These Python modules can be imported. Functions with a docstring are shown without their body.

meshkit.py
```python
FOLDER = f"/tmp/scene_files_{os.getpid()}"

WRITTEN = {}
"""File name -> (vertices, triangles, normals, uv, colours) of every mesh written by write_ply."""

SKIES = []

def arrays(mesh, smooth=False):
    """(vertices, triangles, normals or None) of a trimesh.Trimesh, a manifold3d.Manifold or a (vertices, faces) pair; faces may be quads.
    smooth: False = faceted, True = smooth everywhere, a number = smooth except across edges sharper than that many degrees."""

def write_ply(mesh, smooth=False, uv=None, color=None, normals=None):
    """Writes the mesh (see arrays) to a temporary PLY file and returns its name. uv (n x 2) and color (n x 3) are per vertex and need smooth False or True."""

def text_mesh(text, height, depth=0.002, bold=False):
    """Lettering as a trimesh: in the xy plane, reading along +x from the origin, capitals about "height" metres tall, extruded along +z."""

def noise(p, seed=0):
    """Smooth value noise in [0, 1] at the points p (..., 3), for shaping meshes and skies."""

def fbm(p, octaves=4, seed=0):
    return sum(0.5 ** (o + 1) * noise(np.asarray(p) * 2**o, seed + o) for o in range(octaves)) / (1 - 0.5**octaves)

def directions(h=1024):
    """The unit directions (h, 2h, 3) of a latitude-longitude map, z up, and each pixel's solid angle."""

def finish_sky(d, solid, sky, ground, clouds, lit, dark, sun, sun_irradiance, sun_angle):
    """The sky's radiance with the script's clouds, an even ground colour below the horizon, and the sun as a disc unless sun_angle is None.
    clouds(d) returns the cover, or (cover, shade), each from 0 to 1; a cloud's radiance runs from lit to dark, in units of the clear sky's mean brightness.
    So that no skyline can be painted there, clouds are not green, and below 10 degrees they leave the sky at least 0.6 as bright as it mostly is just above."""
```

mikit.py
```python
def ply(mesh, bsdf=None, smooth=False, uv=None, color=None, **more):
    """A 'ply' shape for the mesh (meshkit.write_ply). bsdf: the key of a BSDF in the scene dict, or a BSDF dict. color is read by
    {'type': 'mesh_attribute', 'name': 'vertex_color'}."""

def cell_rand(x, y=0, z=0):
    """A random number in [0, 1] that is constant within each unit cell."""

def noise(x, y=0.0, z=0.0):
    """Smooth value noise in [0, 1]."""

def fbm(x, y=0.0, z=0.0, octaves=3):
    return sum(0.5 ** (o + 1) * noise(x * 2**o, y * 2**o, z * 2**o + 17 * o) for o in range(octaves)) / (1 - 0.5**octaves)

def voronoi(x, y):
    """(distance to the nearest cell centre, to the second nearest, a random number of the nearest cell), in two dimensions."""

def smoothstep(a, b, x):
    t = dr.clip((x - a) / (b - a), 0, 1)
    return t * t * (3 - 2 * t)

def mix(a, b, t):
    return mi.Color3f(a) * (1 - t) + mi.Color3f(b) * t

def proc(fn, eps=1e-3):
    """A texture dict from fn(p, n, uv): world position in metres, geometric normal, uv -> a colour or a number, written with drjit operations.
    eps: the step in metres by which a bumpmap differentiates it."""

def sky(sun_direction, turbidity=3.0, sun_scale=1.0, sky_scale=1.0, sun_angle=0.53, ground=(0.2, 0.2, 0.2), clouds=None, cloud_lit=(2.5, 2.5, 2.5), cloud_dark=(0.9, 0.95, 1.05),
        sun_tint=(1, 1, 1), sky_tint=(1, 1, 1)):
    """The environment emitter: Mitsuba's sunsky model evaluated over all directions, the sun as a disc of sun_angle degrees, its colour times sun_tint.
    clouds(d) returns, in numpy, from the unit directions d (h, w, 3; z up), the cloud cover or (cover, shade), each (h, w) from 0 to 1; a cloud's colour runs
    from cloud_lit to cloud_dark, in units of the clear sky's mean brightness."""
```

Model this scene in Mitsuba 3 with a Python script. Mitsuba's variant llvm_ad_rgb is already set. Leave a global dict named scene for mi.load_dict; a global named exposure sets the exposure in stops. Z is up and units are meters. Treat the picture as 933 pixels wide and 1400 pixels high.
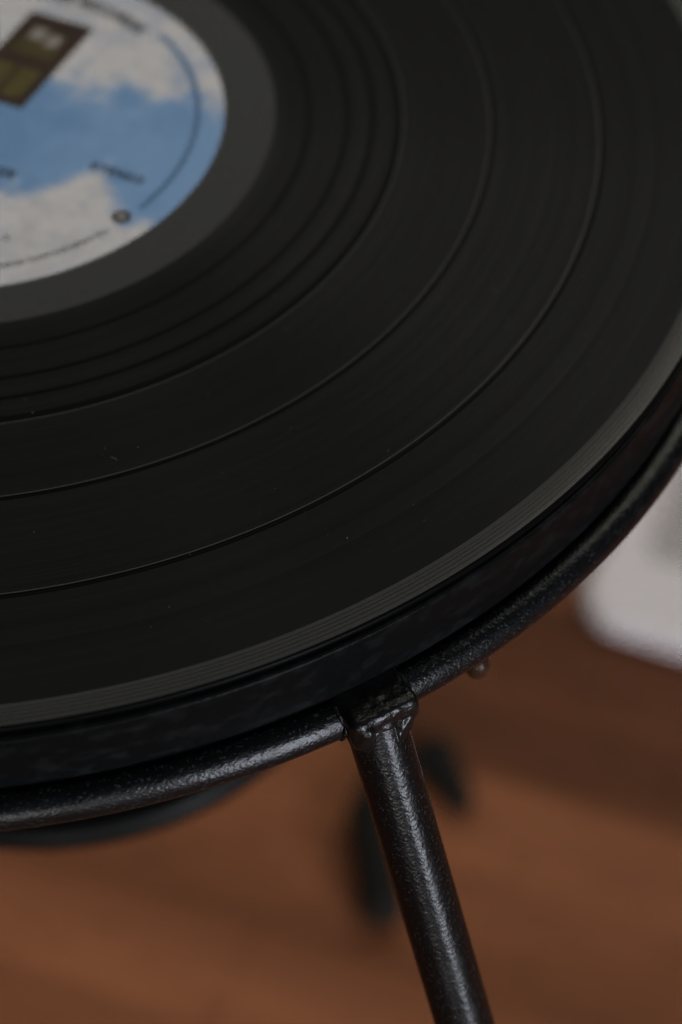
import math, random
import numpy as np
import trimesh, manifold3d as m3
import drjit as dr
import mitsuba as mi
import mikit, meshkit
from mikit import noise, fbm, voronoi, smoothstep, mix, proc

T = mi.ScalarTransform4f
scene, labels = {}, {}
rng = np.random.default_rng(7)
random.seed(7)

# ------------------------------------------------------------------ camera, light, exposure
TOP = 450.0                                   # mm: the record's face above the floor
MM = 0.001
cam = np.array([0.0, -357.854, 274.749 + TOP]) * MM
fwd = np.array([0.13249634, 0.6511711, -0.74727567])
upv = np.array([0.16974613, 0.72787758, 0.66436471])
scene['camera'] = {
    'type': 'thinlens', 'fov': 2 * math.degrees(math.atan(466.5 / 3032.775)), 'fov_axis': 'x',
    'aperture_radius': 0.0047, 'focus_distance': 0.3625, 'near_clip': 0.02, 'far_clip': 60.0,
    'to_world': T().look_at(origin=cam.tolist(), target=(cam + fwd).tolist(), up=upv.tolist())}
exposure = 0.07


def lamp(key, label, cat, center, target, w, h, rgb):
    labels[key] = {'label': label, 'category': cat}
    scene[key] = {'type': 'rectangle', 'to_world': T().look_at(origin=center, target=target, up=[0.03, 0.2, 1]) @ T().scale([w / 2, h / 2, 1]),
                  'emitter': {'type': 'area', 'radiance': {'type': 'rgb', 'value': list(rgb)}},
                  'bsdf': {'type': 'diffuse', 'reflectance': {'type': 'rgb', 'value': [0.5, 0.5, 0.5]}}}


# room light that falls on the table: the pale ceiling ahead, a lamp on it to the right, a window behind the camera
lamp('ceiling_light_panel', 'wide pale ceiling panel of light above, ahead of the camera', 'ceiling light', [0.2, 2.3, 2.6], [0.2, 2.2, 0.0], 4.6, 3.4, (0.575, 0.57, 0.52))
lamp('ceiling_lamp', 'square warm lamp below the ceiling, to the right', 'lamp', [1.75, 1.35, 2.4], [1.2, 1.0, 0.0], 1.8, 1.8, (1.5, 1.45, 1.22))
lamp('window_light', 'tall bright window standing behind the camera', 'window', [1.02, -2.2, 0.85], [0.0, 0.0, 0.5], 0.6, 1.7, (11.8, 12.5, 14.0))
lamp('wall_lamp', 'white wall lamp behind the camera, to its left', 'lamp', [-0.5, -2.3, 0.7], [0.0, 0.0, 0.45], 0.4, 0.9, (7.0, 6.9, 6.8))

# ------------------------------------------------------------------ helpers (all shapes in mm, z = 0 the record's face)


def add(key, mesh, bsdf, smooth=30, uv=None, label=None, cat=None, kind=None, group=None):
    """One entry of the scene from a mesh in millimetres."""
    if isinstance(mesh, m3.Manifold):
        a = mesh.to_mesh()
        mesh = trimesh.Trimesh(a.vert_properties[:, :3], a.tri_verts, process=False)
    mesh = mesh.copy()
    mesh.vertices = (np.asarray(mesh.vertices) + [0, 0, TOP]) * MM
    scene[key] = mikit.ply(mesh, bsdf, smooth=smooth, uv=uv)
    tag(key, label, cat, kind, group)


def tag(key, label=None, cat=None, kind=None, group=None):
    d = {k: v for k, v in dict(label=label, category=cat, kind=kind, group=group).items() if v}
    if d:
        labels[key] = {**labels.get(key, {}), **d}


def lathe(profile, n=720, centre=(0, 0)):
    """Revolve (r, z) rows; returns mesh and uv with u along the radius and v round the axis."""
    p = np.asarray(profile, float)
    a = np.linspace(0, 2 * np.pi, n + 1)
    r, z = p[:, 0], p[:, 1]
    v = np.stack([centre[0] + np.outer(np.cos(a), r), centre[1] + np.outer(np.sin(a), r), np.broadcast_to(z, (n + 1, len(z)))], -1)
    k = len(p)
    i, j = np.meshgrid(np.arange(n), np.arange(k - 1), indexing='ij')
    q = np.stack([i * k + j, (i + 1) * k + j, (i + 1) * k + j + 1, i * k + j + 1], -1).reshape(-1, 4)
    s = np.r_[0, np.cumsum(np.hypot(np.diff(r), np.diff(z)))]
    uv = np.stack([np.broadcast_to(s / 100, (n + 1, k)), np.broadcast_to(a[:, None] / (2 * np.pi), (n + 1, k))], -1)
    f = np.vstack([q[:, [0, 2, 1]], q[:, [0, 3, 2]]])
    return trimesh.Trimesh(v.reshape(-1, 3), f, process=False), uv.reshape(-1, 2)


def lathe_solid(profile, n=240, centre=(0, 0)):
    """A closed profile polygon (r, z) revolved into a solid, via manifold."""
    cs = m3.CrossSection([np.asarray(profile, float)], m3.FillRule.NonZero)
    return m3.Manifold.revolve(cs, n).translate([centre[0], centre[1], 0])


def sphere(c, r, seg=32):
    return m3.Manifold.sphere(r, seg).translate(list(map(float, c)))


def rounded_box(lo, hi, r, seg=16):
    lo, hi = np.asarray(lo, float) + r, np.asarray(hi, float) - r
    return m3.Manifold.batch_hull([sphere([(lo, hi)[a][0], (lo, hi)[b][1], (lo, hi)[c][2]], r, seg) for a in (0, 1) for b in (0, 1) for c in (0, 1)])


def tube(points, radius, sides=40):
    """A swept round tube with closed ends; radius may vary along it."""
    p = np.asarray(points, float)
    rad = np.broadcast_to(radius, (len(p),))
    t = np.gradient(p, axis=0)
    t /= np.linalg.norm(t, axis=1, keepdims=True)
    a = np.cross(t[0], [0.3, 0.9, 0.1])
    rows = []
    for k in range(len(p)):
        a = a - t[k] * (a @ t[k])
        a /= np.linalg.norm(a)
        b = np.cross(t[k], a)
        ang = np.arange(sides) * 2 * np.pi / sides
        rows.append(p[k] + rad[k] * (np.cos(ang)[:, None] * a + np.sin(ang)[:, None] * b))
    v = np.vstack(rows + [p[:1], p[-1:]])
    n, f = len(p), []
    for k in range(n - 1):
        for s in range(sides):
            x, y = k * sides + s, k * sides + (s + 1) % sides
            f += [[x, y, y + sides], [x, y + sides, x + sides]]
    for s in range(sides):
        f += [[n * sides, (s + 1) % sides, s], [n * sides + 1, (n - 1) * sides + s, (n - 1) * sides + (s + 1) % sides]]
    return trimesh.Trimesh(v, f, process=False)


def rgb(*v):
    return {'type': 'rgb', 'value': list(v)}


# ------------------------------------------------------------------ materials


def hammer(p, n, uv):            # orange-peel of the sprayed black paint
    return 0.9 * noise(p.x * 2900.0, p.y * 2900.0, p.z * 2900.0) + 0.8 * noise(p.x * 1700.0 + 7.0, p.y * 1700.0, p.z * 1700.0)


def paint_rough(p, n, uv):
    return 0.24 + 0.14 * fbm(p.x * 420.0, p.y * 420.0, p.z * 420.0, 2)


def paint_tone(p, n, uv):
    d = smoothstep(0.70, 0.86, noise(p.x * 2900.0, p.y * 2900.0, p.z * 2900.0 + 5.0))
    return mix((0.0034, 0.0037, 0.0040), (0.026, 0.027, 0.028), d)


scene['clamp_paint'] = {'type': 'twosided', 'bsdf': {'type': 'bumpmap', 'scale': 0.00004, 'arbitrary': proc(hammer, 1.0e-4),
                        'bsdf': {'type': 'principled', 'base_color': rgb(0.0045, 0.0045, 0.0045), 'roughness': 0.32, 'specular': 0.42}}}
scene['black_paint'] = {'type': 'twosided', 'bsdf': {'type': 'bumpmap', "scale": 0.000048, 'arbitrary': proc(hammer, 1.0e-4),
                        'bsdf': {'type': 'principled', 'base_color': proc(paint_tone), 'roughness': proc(paint_rough), 'specular': 0.34}}}


def grit(p, n, uv):
    return fbm(p.x * 1100.0, p.y * 1100.0, p.z * 1100.0, 2) + 0.8 * noise(p.x * 330.0, p.y * 330.0, p.z * 330.0)


def platter_tone(p, n, uv):
    d = smoothstep(0.45, 0.8, fbm(p.x * 330.0, p.y * 330.0, p.z * 500.0, 4))
    return mix((0.0034, 0.0040, 0.0042), (0.0078, 0.0088, 0.0090), d)


scene['platter_black'] = {'type': 'twosided', 'bsdf': {'type': 'bumpmap', 'scale': 0.0001, 'arbitrary': proc(grit, 1.2e-4),
                          'bsdf': {'type': 'principled', 'base_color': proc(platter_tone), 'roughness': 0.36, 'specular': 0.055}}}
scene['drum_black'] = {'type': 'twosided', 'bsdf': {'type': 'principled', 'base_color': rgb(0.0065, 0.0067, 0.0060), 'roughness': 0.4, 'specular': 0.13}}
scene['rubber'] = {'type': 'twosided', 'bsdf': {'type': 'principled', 'base_color': rgb(0.014, 0.012, 0.010), "roughness": 0.6, 'specular': 0.1}}
scene['vinyl_smooth'] = {'type': 'twosided', 'bsdf': {'type': 'principled', 'base_color': rgb(0.008, 0.008, 0.0078), 'roughness': 0.24, 'specular': 0.36}}


def radius_mm(p):
    return dr.sqrt(dr.square(p.x) + dr.square(p.y)) * 1000.0


GLINT = 0.07


def groove_tone(p, n, uv):       # loud and quiet passages of the cut show as fine concentric bands
    r = radius_mm(p)
    b = 0.55 * noise(r * 0.9, 3.1) + 0.3 * noise(r * 3.3, 7.7) + 0.3 * noise(r * 11.0, 1.3)
    return mix((0.0084, 0.0085, 0.0081), (0.0148, 0.0148, 0.0141), dr.clip(b, 0, 1))


def groove_rough(p, n, uv):
    r = radius_mm(p)
    return 0.38 + 0.05 * noise(r * 1.7, 9.2) + 0.06 * noise(r * 8.0, 4.2) + 0.08 * (fbm(p.x * 22.0, p.y * 22.0, 3.0, 3) - 0.5)


def groove_glint(p, n, uv):      # how strongly each passage throws the light across the grooves
    r = radius_mm(p)
    return 0.10 * (0.35 + 0.9 * noise(r * 1.3, 5.2) * noise(r * 5.5, 2.2) + 0.5 * noise(r * 14.0, 8.8))


scene['vinyl_groove'] = {'type': 'twosided', 'bsdf': {'type': 'blendbsdf', 'weight': proc(groove_glint),
                         'first': {'type': 'principled', 'base_color': proc(groove_tone), 'roughness': proc(groove_rough), 'specular': 0.035, 'anisotropic': 0.95},
                         'second': {'type': 'roughconductor', 'material': 'none', 'alpha_u': 0.5, 'alpha_v': 0.035, 'specular_reflectance': rgb(GLINT, GLINT, GLINT)}}}
scene['vinyl_gap'] = {'type': 'twosided', 'bsdf': {'type': 'principled', 'base_color': rgb(0.003, 0.003, 0.003), 'roughness': 0.35, 'specular': 0.04}}
scene['vinyl_lip'] = {'type': 'twosided', 'bsdf': {'type': 'principled', 'base_color': rgb(0.008, 0.008, 0.0078), 'roughness': 0.24, 'specular': 0.36}}

# the printed label: axes of the print (it stands turned by 38 degrees)
TURN = math.radians(-38.0)
E1 = (math.cos(TURN), math.sin(TURN))
E2 = (-E1[1], E1[0])


def label_print(p, n, uv):       # printed picture: blue sky with cloud banks
    x, y = p.x * 1000.0, p.y * 1000.0
    a, b = x * E1[0] + y * E1[1], x * E2[0] + y * E2[1]
    w = (fbm(x * 0.16, y * 0.16, 2.0, 4) - 0.5)
    w2 = (fbm(x * 0.45 + 9.0, y * 0.45, 5.0, 3) - 0.5)
    low = -16.0 + 12.5 * dr.exp(-dr.square((a - 32.0) / 6.5)) + 3.5 * dr.exp(-dr.square((a - 47.0) / 6.0))
    lower = smoothstep(-3.0, 4.0, low - b + 9.0 * w + 3.0 * w2)
    upper = smoothstep(-4.0, 7.5, b - 20.0 + 15.0 * w + 3.0 * w2)
    r = dr.sqrt(x * x + y * y)
    white = mix((0.74, 0.70, 0.685), (0.85, 0.81, 0.79), dr.clip(0.5 + 2.2 * w + w2, 0, 1))
    blue = mix((0.20, 0.38, 0.66), (0.27, 0.46, 0.74), dr.clip(0.5 + 2.0 * w + 0.03 * (r - 25.0), 0, 1))
    cover = dr.maximum(lower * (0.98 + 0.2 * w2), upper * (0.9 + 0.9 * w))
    return mix(blue, white, dr.clip(cover, 0, 1))


scene['label_paper'] = {'type': 'twosided', 'bsdf': {'type': 'principled', 'base_color': proc(label_print), 'roughness': 0.5, 'specular': 0.3}}
scene['ink_black'] = {'type': 'twosided', 'bsdf': {'type': 'diffuse', 'reflectance': rgb(0.035, 0.035, 0.038)}}
scene['ink_slate'] = {'type': 'twosided', 'bsdf': {'type': 'diffuse', 'reflectance': rgb(0.15, 0.265, 0.44)}}
scene['ink_white'] = {'type': 'twosided', 'bsdf': {'type': 'diffuse', 'reflectance': rgb(0.7, 0.62, 0.54)}}


def door_print(p, n, uv):        # wooden door of the emblem, printed flat
    x, y = p.x * 1000.0, p.y * 1000.0
    a, b = x * E1[0] + y * E1[1], x * E2[0] + y * E2[1]
    grain = fbm(a * 2.2, b * 0.3, 1.0, 3)
    c = mix((0.06, 0.041, 0.032), (0.105, 0.073, 0.056), grain)

    def panel(a0, a1, b0, b1, s=0.5):
        return smoothstep(-s, s, a - a0) * smoothstep(-s, s, a1 - a) * smoothstep(-s, s, b - b0) * smoothstep(-s, s, b1 - b)

    green = mix((0.12, 0.10, 0.04), (0.20, 0.165, 0.065), grain)
    c = mix(c, green, 0.9 * (panel(-5.2, -0.6, 9.2, 18.5) + panel(0.6, 5.2, 9.2, 18.5)))
    c = mix(c, green, 0.55 * panel(-5.0, 5.0, 22.2, 27.5, 1.0))
    return mix(c, (0.46, 0.42, 0.36), 0.9 * (panel(-3.7, -0.5, 27.4, 31.2) + panel(0.6, 3.5, 26.3, 30.2)))


scene['door_ink'] = {'type': 'twosided', 'bsdf': {'type': 'diffuse', 'reflectance': proc(door_print)}}
scene['dust_grey'] = {'type': 'twosided', 'bsdf': {'type': 'diffuse', 'reflectance': rgb(0.30, 0.29, 0.27)}}
scene['brown_gloss'] = {'type': 'twosided', 'bsdf': {'type': 'principled', 'base_color': rgb(0.035, 0.018, 0.010), 'roughness': 0.25, 'specular': 0.2}}
scene['white_plastic'] = {'type': 'twosided', 'bsdf': {'type': 'principled', 'base_color': rgb(0.84, 0.76, 0.75), 'roughness': 0.4, 'specular': 0.4}}
scene['grey_plastic'] = {'type': 'twosided', 'bsdf': {'type': 'principled', 'base_color': rgb(0.46, 0.42, 0.41), 'roughness': 0.45, 'specular': 0.4}}

AZ = math.radians(-34.0)         # the way the planks run
D1 = np.array([math.cos(AZ), math.sin(AZ), 0])
D2 = np.array([-math.sin(AZ), math.cos(AZ), 0])


def wood(dark, light, seed):
    def tone(p, n, uv):
        a, b = p.x * D1[0] + p.y * D1[1], p.x * D2[0] + p.y * D2[1]
        g = fbm(a * 7.0 + seed, b * 95.0, seed * 1.7, 4)
        k = fbm(a * 2.0 - seed, b * 17.0 + 0.6 * noise(a * 5.0, seed), seed, 3)
        pores = smoothstep(0.62, 0.8, noise(a * 60.0, b * 900.0, seed))
        return mix(dark, light, dr.clip(0.3 * g + 2.4 * k - 0.85, 0, 1)) * (1 - 0.3 * pores)
    return {'type': 'twosided', 'bsdf': {'type': 'principled', 'base_color': proc(tone), 'roughness': 0.5, 'specular': 0.12}}


TONES = [((0.108, 0.035, 0.0135), (0.235, 0.079, 0.031)), ((0.130, 0.0425, 0.017), (0.285, 0.098, 0.040)), ((0.158, 0.053, 0.021), (0.345, 0.119, 0.049)), ((0.182, 0.062, 0.025), (0.41, 0.144, 0.060))]
for k, (d, l) in enumerate(TONES):
    scene[f'plank_wood_{k}'] = wood(d, l, 3.0 + 5.1 * k)

# ------------------------------------------------------------------ the floor
sub = trimesh.creation.box([6000, 6000, 20])
sub.apply_translation([0, 0, -TOP - 24])
add('floor', sub, 'plank_wood_0', smooth=False, kind='structure')
PW, PL = 47.0, 1150.0


def plank_mesh():
    w, l, c = PW / 2 - 0.12, PL / 2 - 0.12, 0.35
    pts = []
    for x, y, z in ((l, w, -14), (l, w, -c), (l - c, w - c, 0)):
        pts += [[x, y, z], [-x, y, z], [-x, -y, z], [x, -y, z]]
    f = [[8, 9, 10], [8, 10, 11]]
    for a in (0, 4):
        for s in range(4):
            t = (s + 1) % 4
            f += [[a + s, a + t, a + 4 + t], [a + s, a + 4 + t, a + 4 + s]]
    m = trimesh.Trimesh(pts, f, process=False)
    m.fix_normals()
    return m


pm = plank_mesh()
pm.vertices = pm.vertices * MM
plank_ply = {}
for k in range(4):
    plank_ply[k] = mikit.ply(pm, f'plank_wood_{k}', smooth=False)
ROW_TONE = {-2: 1, -1: 2, 0: 3, 1: 1, 2: 3, 3: 1, 4: 0, 5: 1}   # the boards are not all of one colour
count = 0
for row in range(-18, 22):
    for col in range(-1, 2):
        off = ((row * 37) % 100) / 100 * PL
        x0, y0 = col * PL + off - 0.5 * PL, row * PW + 71.5
        c = D1 * x0 + D2 * y0
        tone = ROW_TONE.get(row, int(rng.integers(0, 4)))
        key = 'floor__plank' + (f'_{count:03d}' if count else '')
        scene[key] = {**plank_ply[tone], 'to_world': T().translate([c[0] * MM, c[1] * MM, 0.0]) @ T().rotate([0, 0, 1], math.degrees(AZ)) @ T().rotate([1, 0, 0], float(rng.uniform(-0.12, 0.12)))}
        count += 1

# ------------------------------------------------------------------ the record stand
CX, CY = -1.12, -0.34
labels['record_stand'] = {'label': 'black metal record stand with tubular rim and splayed legs, under the record', 'category': 'stand'}
add('record_stand__platter', lathe([(0, -1.45), (150.9, -1.45), (151.2, -1.5), (151.42, -1.65), (151.55, -1.95), (151.6, -12.6), (151.3, -13.5), (150.6, -13.95), (60, -13.95), (0, -13.95)], 720, (CX, CY))[0], 'platter_black', smooth=40)
RING_R, RING_Z, RING_T = 152.25, -18.0, 3.5
ang = np.linspace(0, 2 * np.pi, 49)[:-1]
ring_profile = [(RING_R + RING_T * math.cos(a), RING_Z + RING_T * math.sin(a)) for a in ang]
add('record_stand__rim_ring', lathe(ring_profile[::-1] + ring_profile[-1:], 540, (CX, CY))[0], 'black_paint', smooth=True)
# round drum under the middle of the platter
add('record_stand__drum', lathe([(0, -14), (70.5, -14), (70.5, -140.7), (70.0, -141.0), *[(71.0 + 4.0 * math.cos(t), -146.8 + 4.2 * math.sin(t)) for t in np.linspace(1.9, -1.57, 22)], (0, -151.0)], 360, (CX + 3.2, CY))[0], 'drum_black', smooth=40)

JOINT_AZ = math.radians(-71.5)


def leg_set(az, key_no):
    n = f'_{key_no:03d}' if key_no else ''
    er, et = np.array([math.cos(az), math.sin(az), 0]), np.array([-math.sin(az), math.cos(az), 0])
    j = np.array([CX, CY, RING_Z]) + er * RING_R
    d = er * math.sin(LEG_SPLAY) * math.cos(LEG_TWIST) + et * math.sin(LEG_SPLAY) * math.sin(LEG_TWIST) - np.array([0, 0, math.cos(LEG_SPLAY)])
    top, L = j + er * 1.9 + d * 0.5 - et * 0.25, (TOP + RING_Z - 14) / math.cos(LEG_SPLAY)
    foot = top + d * L
    s = np.linspace(0, 1, 60)[:, None]
    add(f'record_stand__leg{n}', tube(top + (foot - top) * s, 5.1, 48), 'black_paint', smooth=60)
    # rubber cap on the foot
    cap = m3.Manifold.batch_hull([sphere(foot - d * 16, 6.2), sphere([*foot[:2], -TOP + 7], 6.8)])
    add(f'record_stand__leg{n}__rubber_foot', cap, 'rubber', smooth=60)
    # the clamp: the leg's end folded over the ring, with a pinched notch between two lumps
    loc = lambda v: np.array([v @ et, v @ er, v[2]])
    a0, a1 = loc(top - j), loc(top + d * 3.2 - j)
    b = rounded_box([-6.3, -4.4, -1.2], [6.3, 6.6, 4.5], 1.4)
    b += m3.Manifold.batch_hull([rounded_box([-5.6, -3.5, -0.8], [5.6, 5.8, 2.5], 1.2), sphere(a0, 5.2), sphere(a1, 5.12)])
    b += m3.Manifold.batch_hull([sphere([-4.3, 5.4, -0.9], 1.9), sphere([-4.1, 6.2, 2.0], 1.5), sphere([-5.0, 4.6, 2.4], 1.4)])
    b += m3.Manifold.batch_hull([sphere([3.4, 5.9, -1.6], 1.5), sphere([1.0, 6.6, -1.7], 1.2), sphere([4.0, 5.8, 0.4], 1.3)])
    b -= m3.Manifold.batch_hull([sphere([-1.7, 8.8, 2.2], 1.7), sphere([-2.2, 7.5, -1.9], 0.8), sphere([0.6, 8.6, 1.6], 1.5), sphere([-0.8, 8.2, -1.2], 0.8)])
    b -= m3.Manifold.batch_hull([sphere([3.0, 8.3, 0.4], 0.9), sphere([1.4, 8.1, -0.4], 0.6), sphere([4.4, 8.3, 1.6], 1.1)])
    b = b.refine_to_length(0.45)
    a = b.to_mesh()
    tm = trimesh.Trimesh(a.vert_properties[:, :3], a.tri_verts, process=True)
    trimesh.smoothing.filter_taubin(tm, iterations=9)
    v = np.array(tm.vertices)
    v = v + tm.vertex_normals * ((meshkit.fbm(v * 0.55 + 20 + key_no, 3) - 0.5) * 0.55)[:, None]
    # local axes: x along the ring, y outward, z up
    tm.vertices = j + v[:, :1] * et + v[:, 1:2] * er + v[:, 2:] * np.array([0, 0, 1.0])
    tm.fix_normals()
    add(f'record_stand__clamp{n}', tm, 'clamp_paint', smooth=50)
    # the weld bead round the clamp where the ring enters it
    for s_, m in ((-1, 0), (1, 1)):
        th = np.linspace(0, 2 * np.pi, 40)
        rr = RING_T - 0.1 + 0.2 * np.sin(th * 5 + 1 + m)
        cx = 6.35 * s_ + 0.25 * np.sin(th * 3 + m)
        pts = j + cx[:, None] * et + (rr * np.cos(th))[:, None] * er + (rr * np.sin(th))[:, None] * np.array([0, 0, 1.0])
        add(f'record_stand__clamp{n}__weld_bead' + ('_001' if m else ''), tube(pts, 0.5 + 0.12 * np.sin(th * 9), 12), 'black_paint', smooth=60)


LEG_SPLAY, LEG_TWIST = math.radians(27.0), math.radians(1.2)
for k in range(4):
    leg_set(JOINT_AZ + k * math.pi / 2, k)

# small glossy bumper hanging under the ring, on a short stem from the platter
bp = np.array([70.4, -129.0, -35.2])
add('record_stand__bumper', m3.Manifold.batch_hull([sphere(bp, 2.1, 48), sphere(bp + [0, 0, 1.2], 2.25, 48)]) + m3.Manifold.cylinder(-13.0 - bp[2], 1.0, 1.0, 24).translate([bp[0], bp[1], bp[2] + 1.0]), 'brown_gloss', smooth=50,
    label='small round glossy brown bumper under the rim ring')

# ------------------------------------------------------------------ the record
labels['vinyl_record'] = {'label': 'black vinyl record with sky and clouds label, lying on the stand', 'category': 'record'}
R_DEAD, R_A, R_B, R_C, R_LEAD, R_EDGE = 60.17, 85.02, 102.66, 124.03, 145.83, 150.5


def groove_part(key, r0, r1):
    n = max(4, int((r1 - r0) / 1.5))
    r = np.linspace(r0, r1, n)
    m, uv = lathe(np.stack([r, 0 * r], -1), 720)
    add(key, m, 'vinyl_groove', smooth=True, uv=uv)


def gap_part(n, r0, r1, depth, lip):
    """Between two cuts: a shallow dished dark ring and, beside it, the fine raised lip that catches light (lip > 0: outside)."""
    w = 0.26
    a, b = (r0, r1 - w) if lip > 0 else (r0 + w, r1)
    t = np.linspace(0, 1, 13)
    r = a + (b - a) * t
    m, uv = lathe(np.stack([r, -depth * np.sin(np.pi * t) ** 2], -1), 720)
    add('vinyl_record__track_gap' + n, m, 'vinyl_gap', smooth=True, uv=uv)
    a, b = (b, r1) if lip > 0 else (r0, a)
    r = a + (b - a) * t
    m, uv = lathe(np.stack([r, 0.012 * np.sin(np.pi * t)], -1), 720)
    add('vinyl_record__track_lip' + n, m, 'vinyl_lip' if r0 > 80 else 'vinyl_gap', smooth=True, uv=uv)


gaps = [(66.3, 67.1, 0.06, 1), (73.9, 74.7, 0.07, 1), (78.8, 79.7, 0.07, 1), (83.6, 85.4, 0.12, 1), (102.1, 103.3, 0.10, -1), (123.4, 124.7, 0.10, -1)]
r = R_DEAD
for k, (a, b, depth, lip) in enumerate(gaps):
    n = f'_{k:03d}' if k else ''
    groove_part('vinyl_record__track_band' + n, r, a)
    gap_part(n, a, b, depth, lip)
    r = b
groove_part(f'vinyl_record__track_band_{len(gaps):03d}', r, R_LEAD)
# run-out: smooth ring round the label, slightly sunk edge
prof = [(0, -0.12), (49.6, -0.12), (50.4, -0.10), (51.5, -0.06), (59.2, -0.05), (59.8, -0.12), (60.17, 0.0)]
m, uv = lathe(prof, 540)
add('vinyl_record__run_out', m, 'vinyl_smooth', smooth=True, uv=uv)
# lead-in with its few wide turns, rounded rim and underside
rr = np.linspace(R_LEAD, 149.9, 90)
zz = 0.16 * np.sin(np.clip((rr - R_LEAD) / 1.6, 0, 1) * np.pi / 2) - 0.10 * np.clip((rr - 148.0) / 1.9, 0, 1) ** 2
turns = (np.abs(((rr - R_LEAD - 0.5) / 0.78) % 1.0 - 0.5) < 0.14) & (rr > R_LEAD + 0.4) & (rr < 149.6)
zz = zz - 0.035 * turns
rim = [(150.2, -0.02), (150.42, -0.2), (150.5, -0.5), (150.45, -0.9), (150.2, -1.2), (149.6, -1.35), (140, -1.4), (0, -1.4)]
m, uv = lathe(list(zip(rr, zz)), 900)
add('vinyl_record__lead_in', m, 'vinyl_smooth', smooth=True, uv=uv)
m, uv = lathe([(rr[-1], zz[-1])] + rim, 900)
add('vinyl_record__rim', m, 'vinyl_gap', smooth=True, uv=uv)

# label: paper disc, hole left at the centre, all print a hair above it
m, uv = lathe([(3.6, -0.05), (49.5, -0.05), (49.9, -0.07), (50.0, -0.115)], 360)
add('vinyl_record__label', m, 'label_paper', smooth=True, uv=uv, label='round paper label printed with blue sky, clouds and a brown door')


def heavy(mesh, by):
    """Bolder lettering: the strokes spread by BY to each side."""
    out = []
    for k, (dx, dy) in enumerate(((0, 0), (by, 0), (-by, 0), (0, by), (0, -by))):
        c = mesh.copy()
        c.apply_translation([dx, dy, 0.0006 * k])
        out.append(c)
    return trimesh.util.concatenate(out)


def turned(mesh, z=-0.03):
    v = np.array(mesh.vertices)
    xy = v[:, :1] * np.array(E1) + v[:, 1:2] * np.array(E2)
    return trimesh.Trimesh(np.column_stack([xy, z + v[:, 2]]), mesh.faces, process=False)


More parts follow.
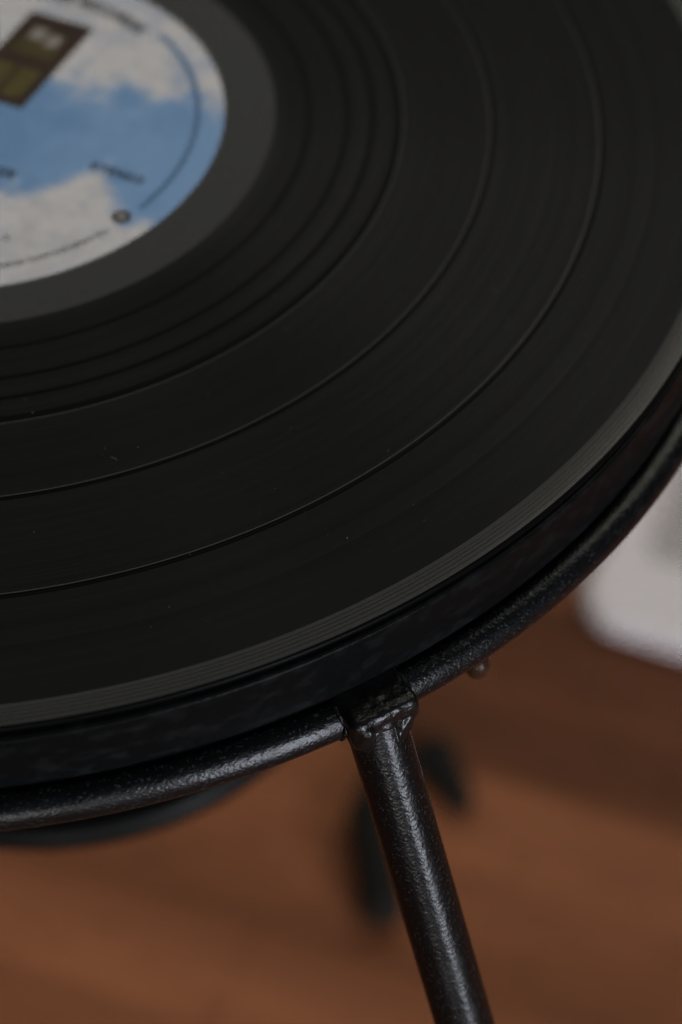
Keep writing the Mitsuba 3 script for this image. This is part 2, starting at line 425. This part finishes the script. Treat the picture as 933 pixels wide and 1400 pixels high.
def straight(text, height, x_end, y, bold, gap=0.0):
    parts, x = [], 0.0
    for c in (text if gap else [text]):
        one = meshkit.text_mesh(c, height, 0.01, bold)
        one.apply_translation([x - one.bounds[0][0], 0, 0])
        x = one.bounds[1][0] + gap
        parts.append(one)
    m = heavy(trimesh.util.concatenate(parts), 0.06)
    m.apply_translation([x_end - m.bounds[1][0], y, 0])
    return turned(m)


def arc_text(text, height, r, az, bold, inward, anchor):
    """Lettering on a circle; az (degrees, world) is its middle or its end; inward: capitals point to the centre."""
    m = heavy(meshkit.text_mesh(text, height, 0.01, bold), 0.12 if bold else 0.06)
    v = np.array(m.vertices)
    x = v[:, 0] - (m.bounds[:, 0].mean() if anchor == 'middle' else m.bounds[1][0])
    th = math.radians(az) + (x / r if inward else -x / r)
    rad = r - v[:, 1] if inward else r + v[:, 1]
    return trimesh.Trimesh(np.column_stack([rad * np.cos(th), rad * np.sin(th), v[:, 2] - 0.03]), m.faces, process=False)


door = trimesh.creation.box([14.8, 29.0, 0.01])
door.apply_translation([0.1, 21.1, 0])
for _ in range(2):
    door = door.subdivide()
add('vinyl_record__label__door_emblem', turned(door), 'door_ink', smooth=False)
add('vinyl_record__label__lettering', arc_text('ASYLUM RECORDS', 2.7, 41.2, 52.0, True, False, 'middle'), 'ink_black', smooth=False)
add('vinyl_record__label__lettering_001', straight('STEREO', 2.0, 40.3, -3.8, True, 0.42), 'ink_black', smooth=False)
add('vinyl_record__label__lettering_002', straight('ER', 2.3, 17.0, -12.8, True), 'ink_black', smooth=False)
add('vinyl_record__label__lettering_003', straight('y.', 1.4, 25.9, -28.2, False), 'ink_black', smooth=False)
add('vinyl_record__label__lettering_004', arc_text('A Division of Warner Communications Inc.', 1.25, 45.3, -61.0, False, True, 'end'), 'ink_black', smooth=False)
# dark round emblem with a pale W, then the printed line that follows the rim
em = trimesh.creation.annulus(0.01, 1.9, 0.01, sections=48)
em.apply_translation([43.7 * math.cos(math.radians(-56.1)), 43.7 * math.sin(math.radians(-56.1)), -0.03])
add('vinyl_record__label__round_emblem', em, 'ink_black', smooth=False)
w = meshkit.text_mesh('W', 1.6, 0.01, True)
w.apply_translation([-w.bounds[:, 0].mean(), -w.bounds[:, 1].mean(), 0])
w = turned(w, 0.0)
w.apply_translation([43.7 * math.cos(math.radians(-56.1)), 43.7 * math.sin(math.radians(-56.1)), -0.01])
add('vinyl_record__label__emblem_letter', w, 'ink_white', smooth=False)
th = np.radians(np.linspace(-51.0, 24.0, 160))
v = np.vstack([np.column_stack([q * np.cos(th), q * np.sin(th), 0 * th - 0.035]) for q in (44.1, 45.3)])
i = np.arange(159)
f = np.vstack([np.stack([i, i + 160, i + 161], -1), np.stack([i, i + 161, i + 1], -1)])
add('vinyl_record__label__rim_line', trimesh.Trimesh(v, f, process=False), 'ink_slate', smooth=False)

# specks of dust on the record and the stand
specks = []
for k in range(150):
    a, rad = rng.uniform(-2.2, 0.4), math.sqrt(rng.uniform(62 ** 2, 149 ** 2))
    s = trimesh.creation.icosphere(subdivisions=1, radius=float(rng.uniform(0.025, 0.085)))
    s.apply_scale([1, rng.uniform(0.5, 1.6), 0.6])
    s.apply_translation([rad * math.cos(a), rad * math.sin(a), 0.05])
    specks.append(s)
for k in range(3):              # a few hairs of lint
    a, rad = rng.uniform(-1.9, -0.2), math.sqrt(rng.uniform(70 ** 2, 146 ** 2))
    h = np.cumsum(np.column_stack([np.cos(rng.uniform(0, 6.3) + np.cumsum(rng.normal(0, 0.35, 9))), np.sin(rng.uniform(0, 6.3) + np.cumsum(rng.normal(0, 0.35, 9))), np.zeros(9)]) * rng.uniform(0.1, 0.22), axis=0)
    specks.append(tube(h + [rad * math.cos(a), rad * math.sin(a), 0.06], 0.022, 5))
add('dust', trimesh.util.concatenate(specks), 'dust_grey', smooth=False, label='tiny pale dust specks scattered on the record', cat='dust', kind='stuff')

# ------------------------------------------------------------------ things on the floor
# white tray with grey ribs, its corner towards the stand
C0 = np.array([207.5, 190.0, -TOP])


def tray_place(mesh):
    v = np.array(mesh.vertices)
    t1, t2 = math.radians(-36.0), math.radians(54.0)
    e1, e2 = np.array([math.cos(t1), math.sin(t1), 0]), np.array([math.cos(t2), math.sin(t2), 0])
    out = trimesh.Trimesh(C0 + v[:, :1] * e1 + v[:, 1:2] * e2 + v[:, 2:] * np.array([0, 0, 1.0]), mesh.faces, process=False)
    return out


def to_tm(m):
    a = m.to_mesh()
    return trimesh.Trimesh(a.vert_properties[:, :3], a.tri_verts, process=False)


def rounded_slab(w, h, z0, z1, corner, edge):
    return m3.Manifold.batch_hull([m for x in (corner, w - corner) for y in (corner, h - corner) for m in
                                   (m3.Manifold.cylinder(1.0, corner - edge, corner - edge, 48).translate([x, y, z0]),
                                    m3.Manifold.cylinder(z1 - z0 - 2 * edge, corner, corner, 48).translate([x, y, z0 + edge]),
                                    m3.Manifold.cylinder(1.0, corner - edge, corner - edge, 48).translate([x, y, z1 - 1.0]))])


TW, TH, TZ = 132.0, 240.0, 11.0
slab = rounded_slab(TW, TH, 0.0, TZ, 20.0, 3.0)
slab -= rounded_slab(TW - 36, TH - 58, 0, 30, 8, 1.0).translate([18, 40, TZ - 4.0])
labels['ribbed_tray'] = {'label': 'white tray with rounded corners and grey ribs, on the wooden floor', 'category': 'tray'}
add('ribbed_tray__body', tray_place(to_tm(slab)), 'white_plastic', smooth=30)
n = 0
x = 19.5
while x < TW - 26:
    rib = rounded_box([x, 41, TZ - 4.5], [x + 6.4, TH - 21, TZ - 0.8], 1.2, 12)
    add('ribbed_tray__rib' + (f'_{n:03d}' if n else ''), tray_place(to_tm(rib)), 'grey_plastic', smooth=40)
    n += 1
    x += 10.5

# short black cable lying curled behind the leg, a thick plug at each end
labels['black_cable'] = {'label': 'short curled black cable with thick ends lying on the floor behind the leg', 'category': 'cable'}
path = np.array([(137, 129, 0), (128, 133.5, 0), (117, 131, 0), (107.5, 122, 0), (102.5, 110, 0), (99, 92, 0)], float)
tt = np.linspace(0, len(path) - 1, 60)
from scipy.interpolate import CubicSpline
cp = CubicSpline(np.arange(len(path)), path)(tt)
cp[:, 2] = -TOP + 6.1
add('black_cable__cord', tube(cp, 5.8, 16), 'rubber', smooth=60)
for k, (p0, p1, r0, r1) in enumerate((((135.5, 132.0), (140, 112), 8.6, 6.0), ((103.0, 113.0), (99.5, 71.0), 7.6, 9.0))):
    add('black_cable__plug' + ('_001' if k else ''), m3.Manifold.batch_hull([sphere([*p0, -TOP + r0 + 0.1], r0), sphere([*p1, -TOP + r1 + 0.1], r1)]), 'rubber', smooth=60)
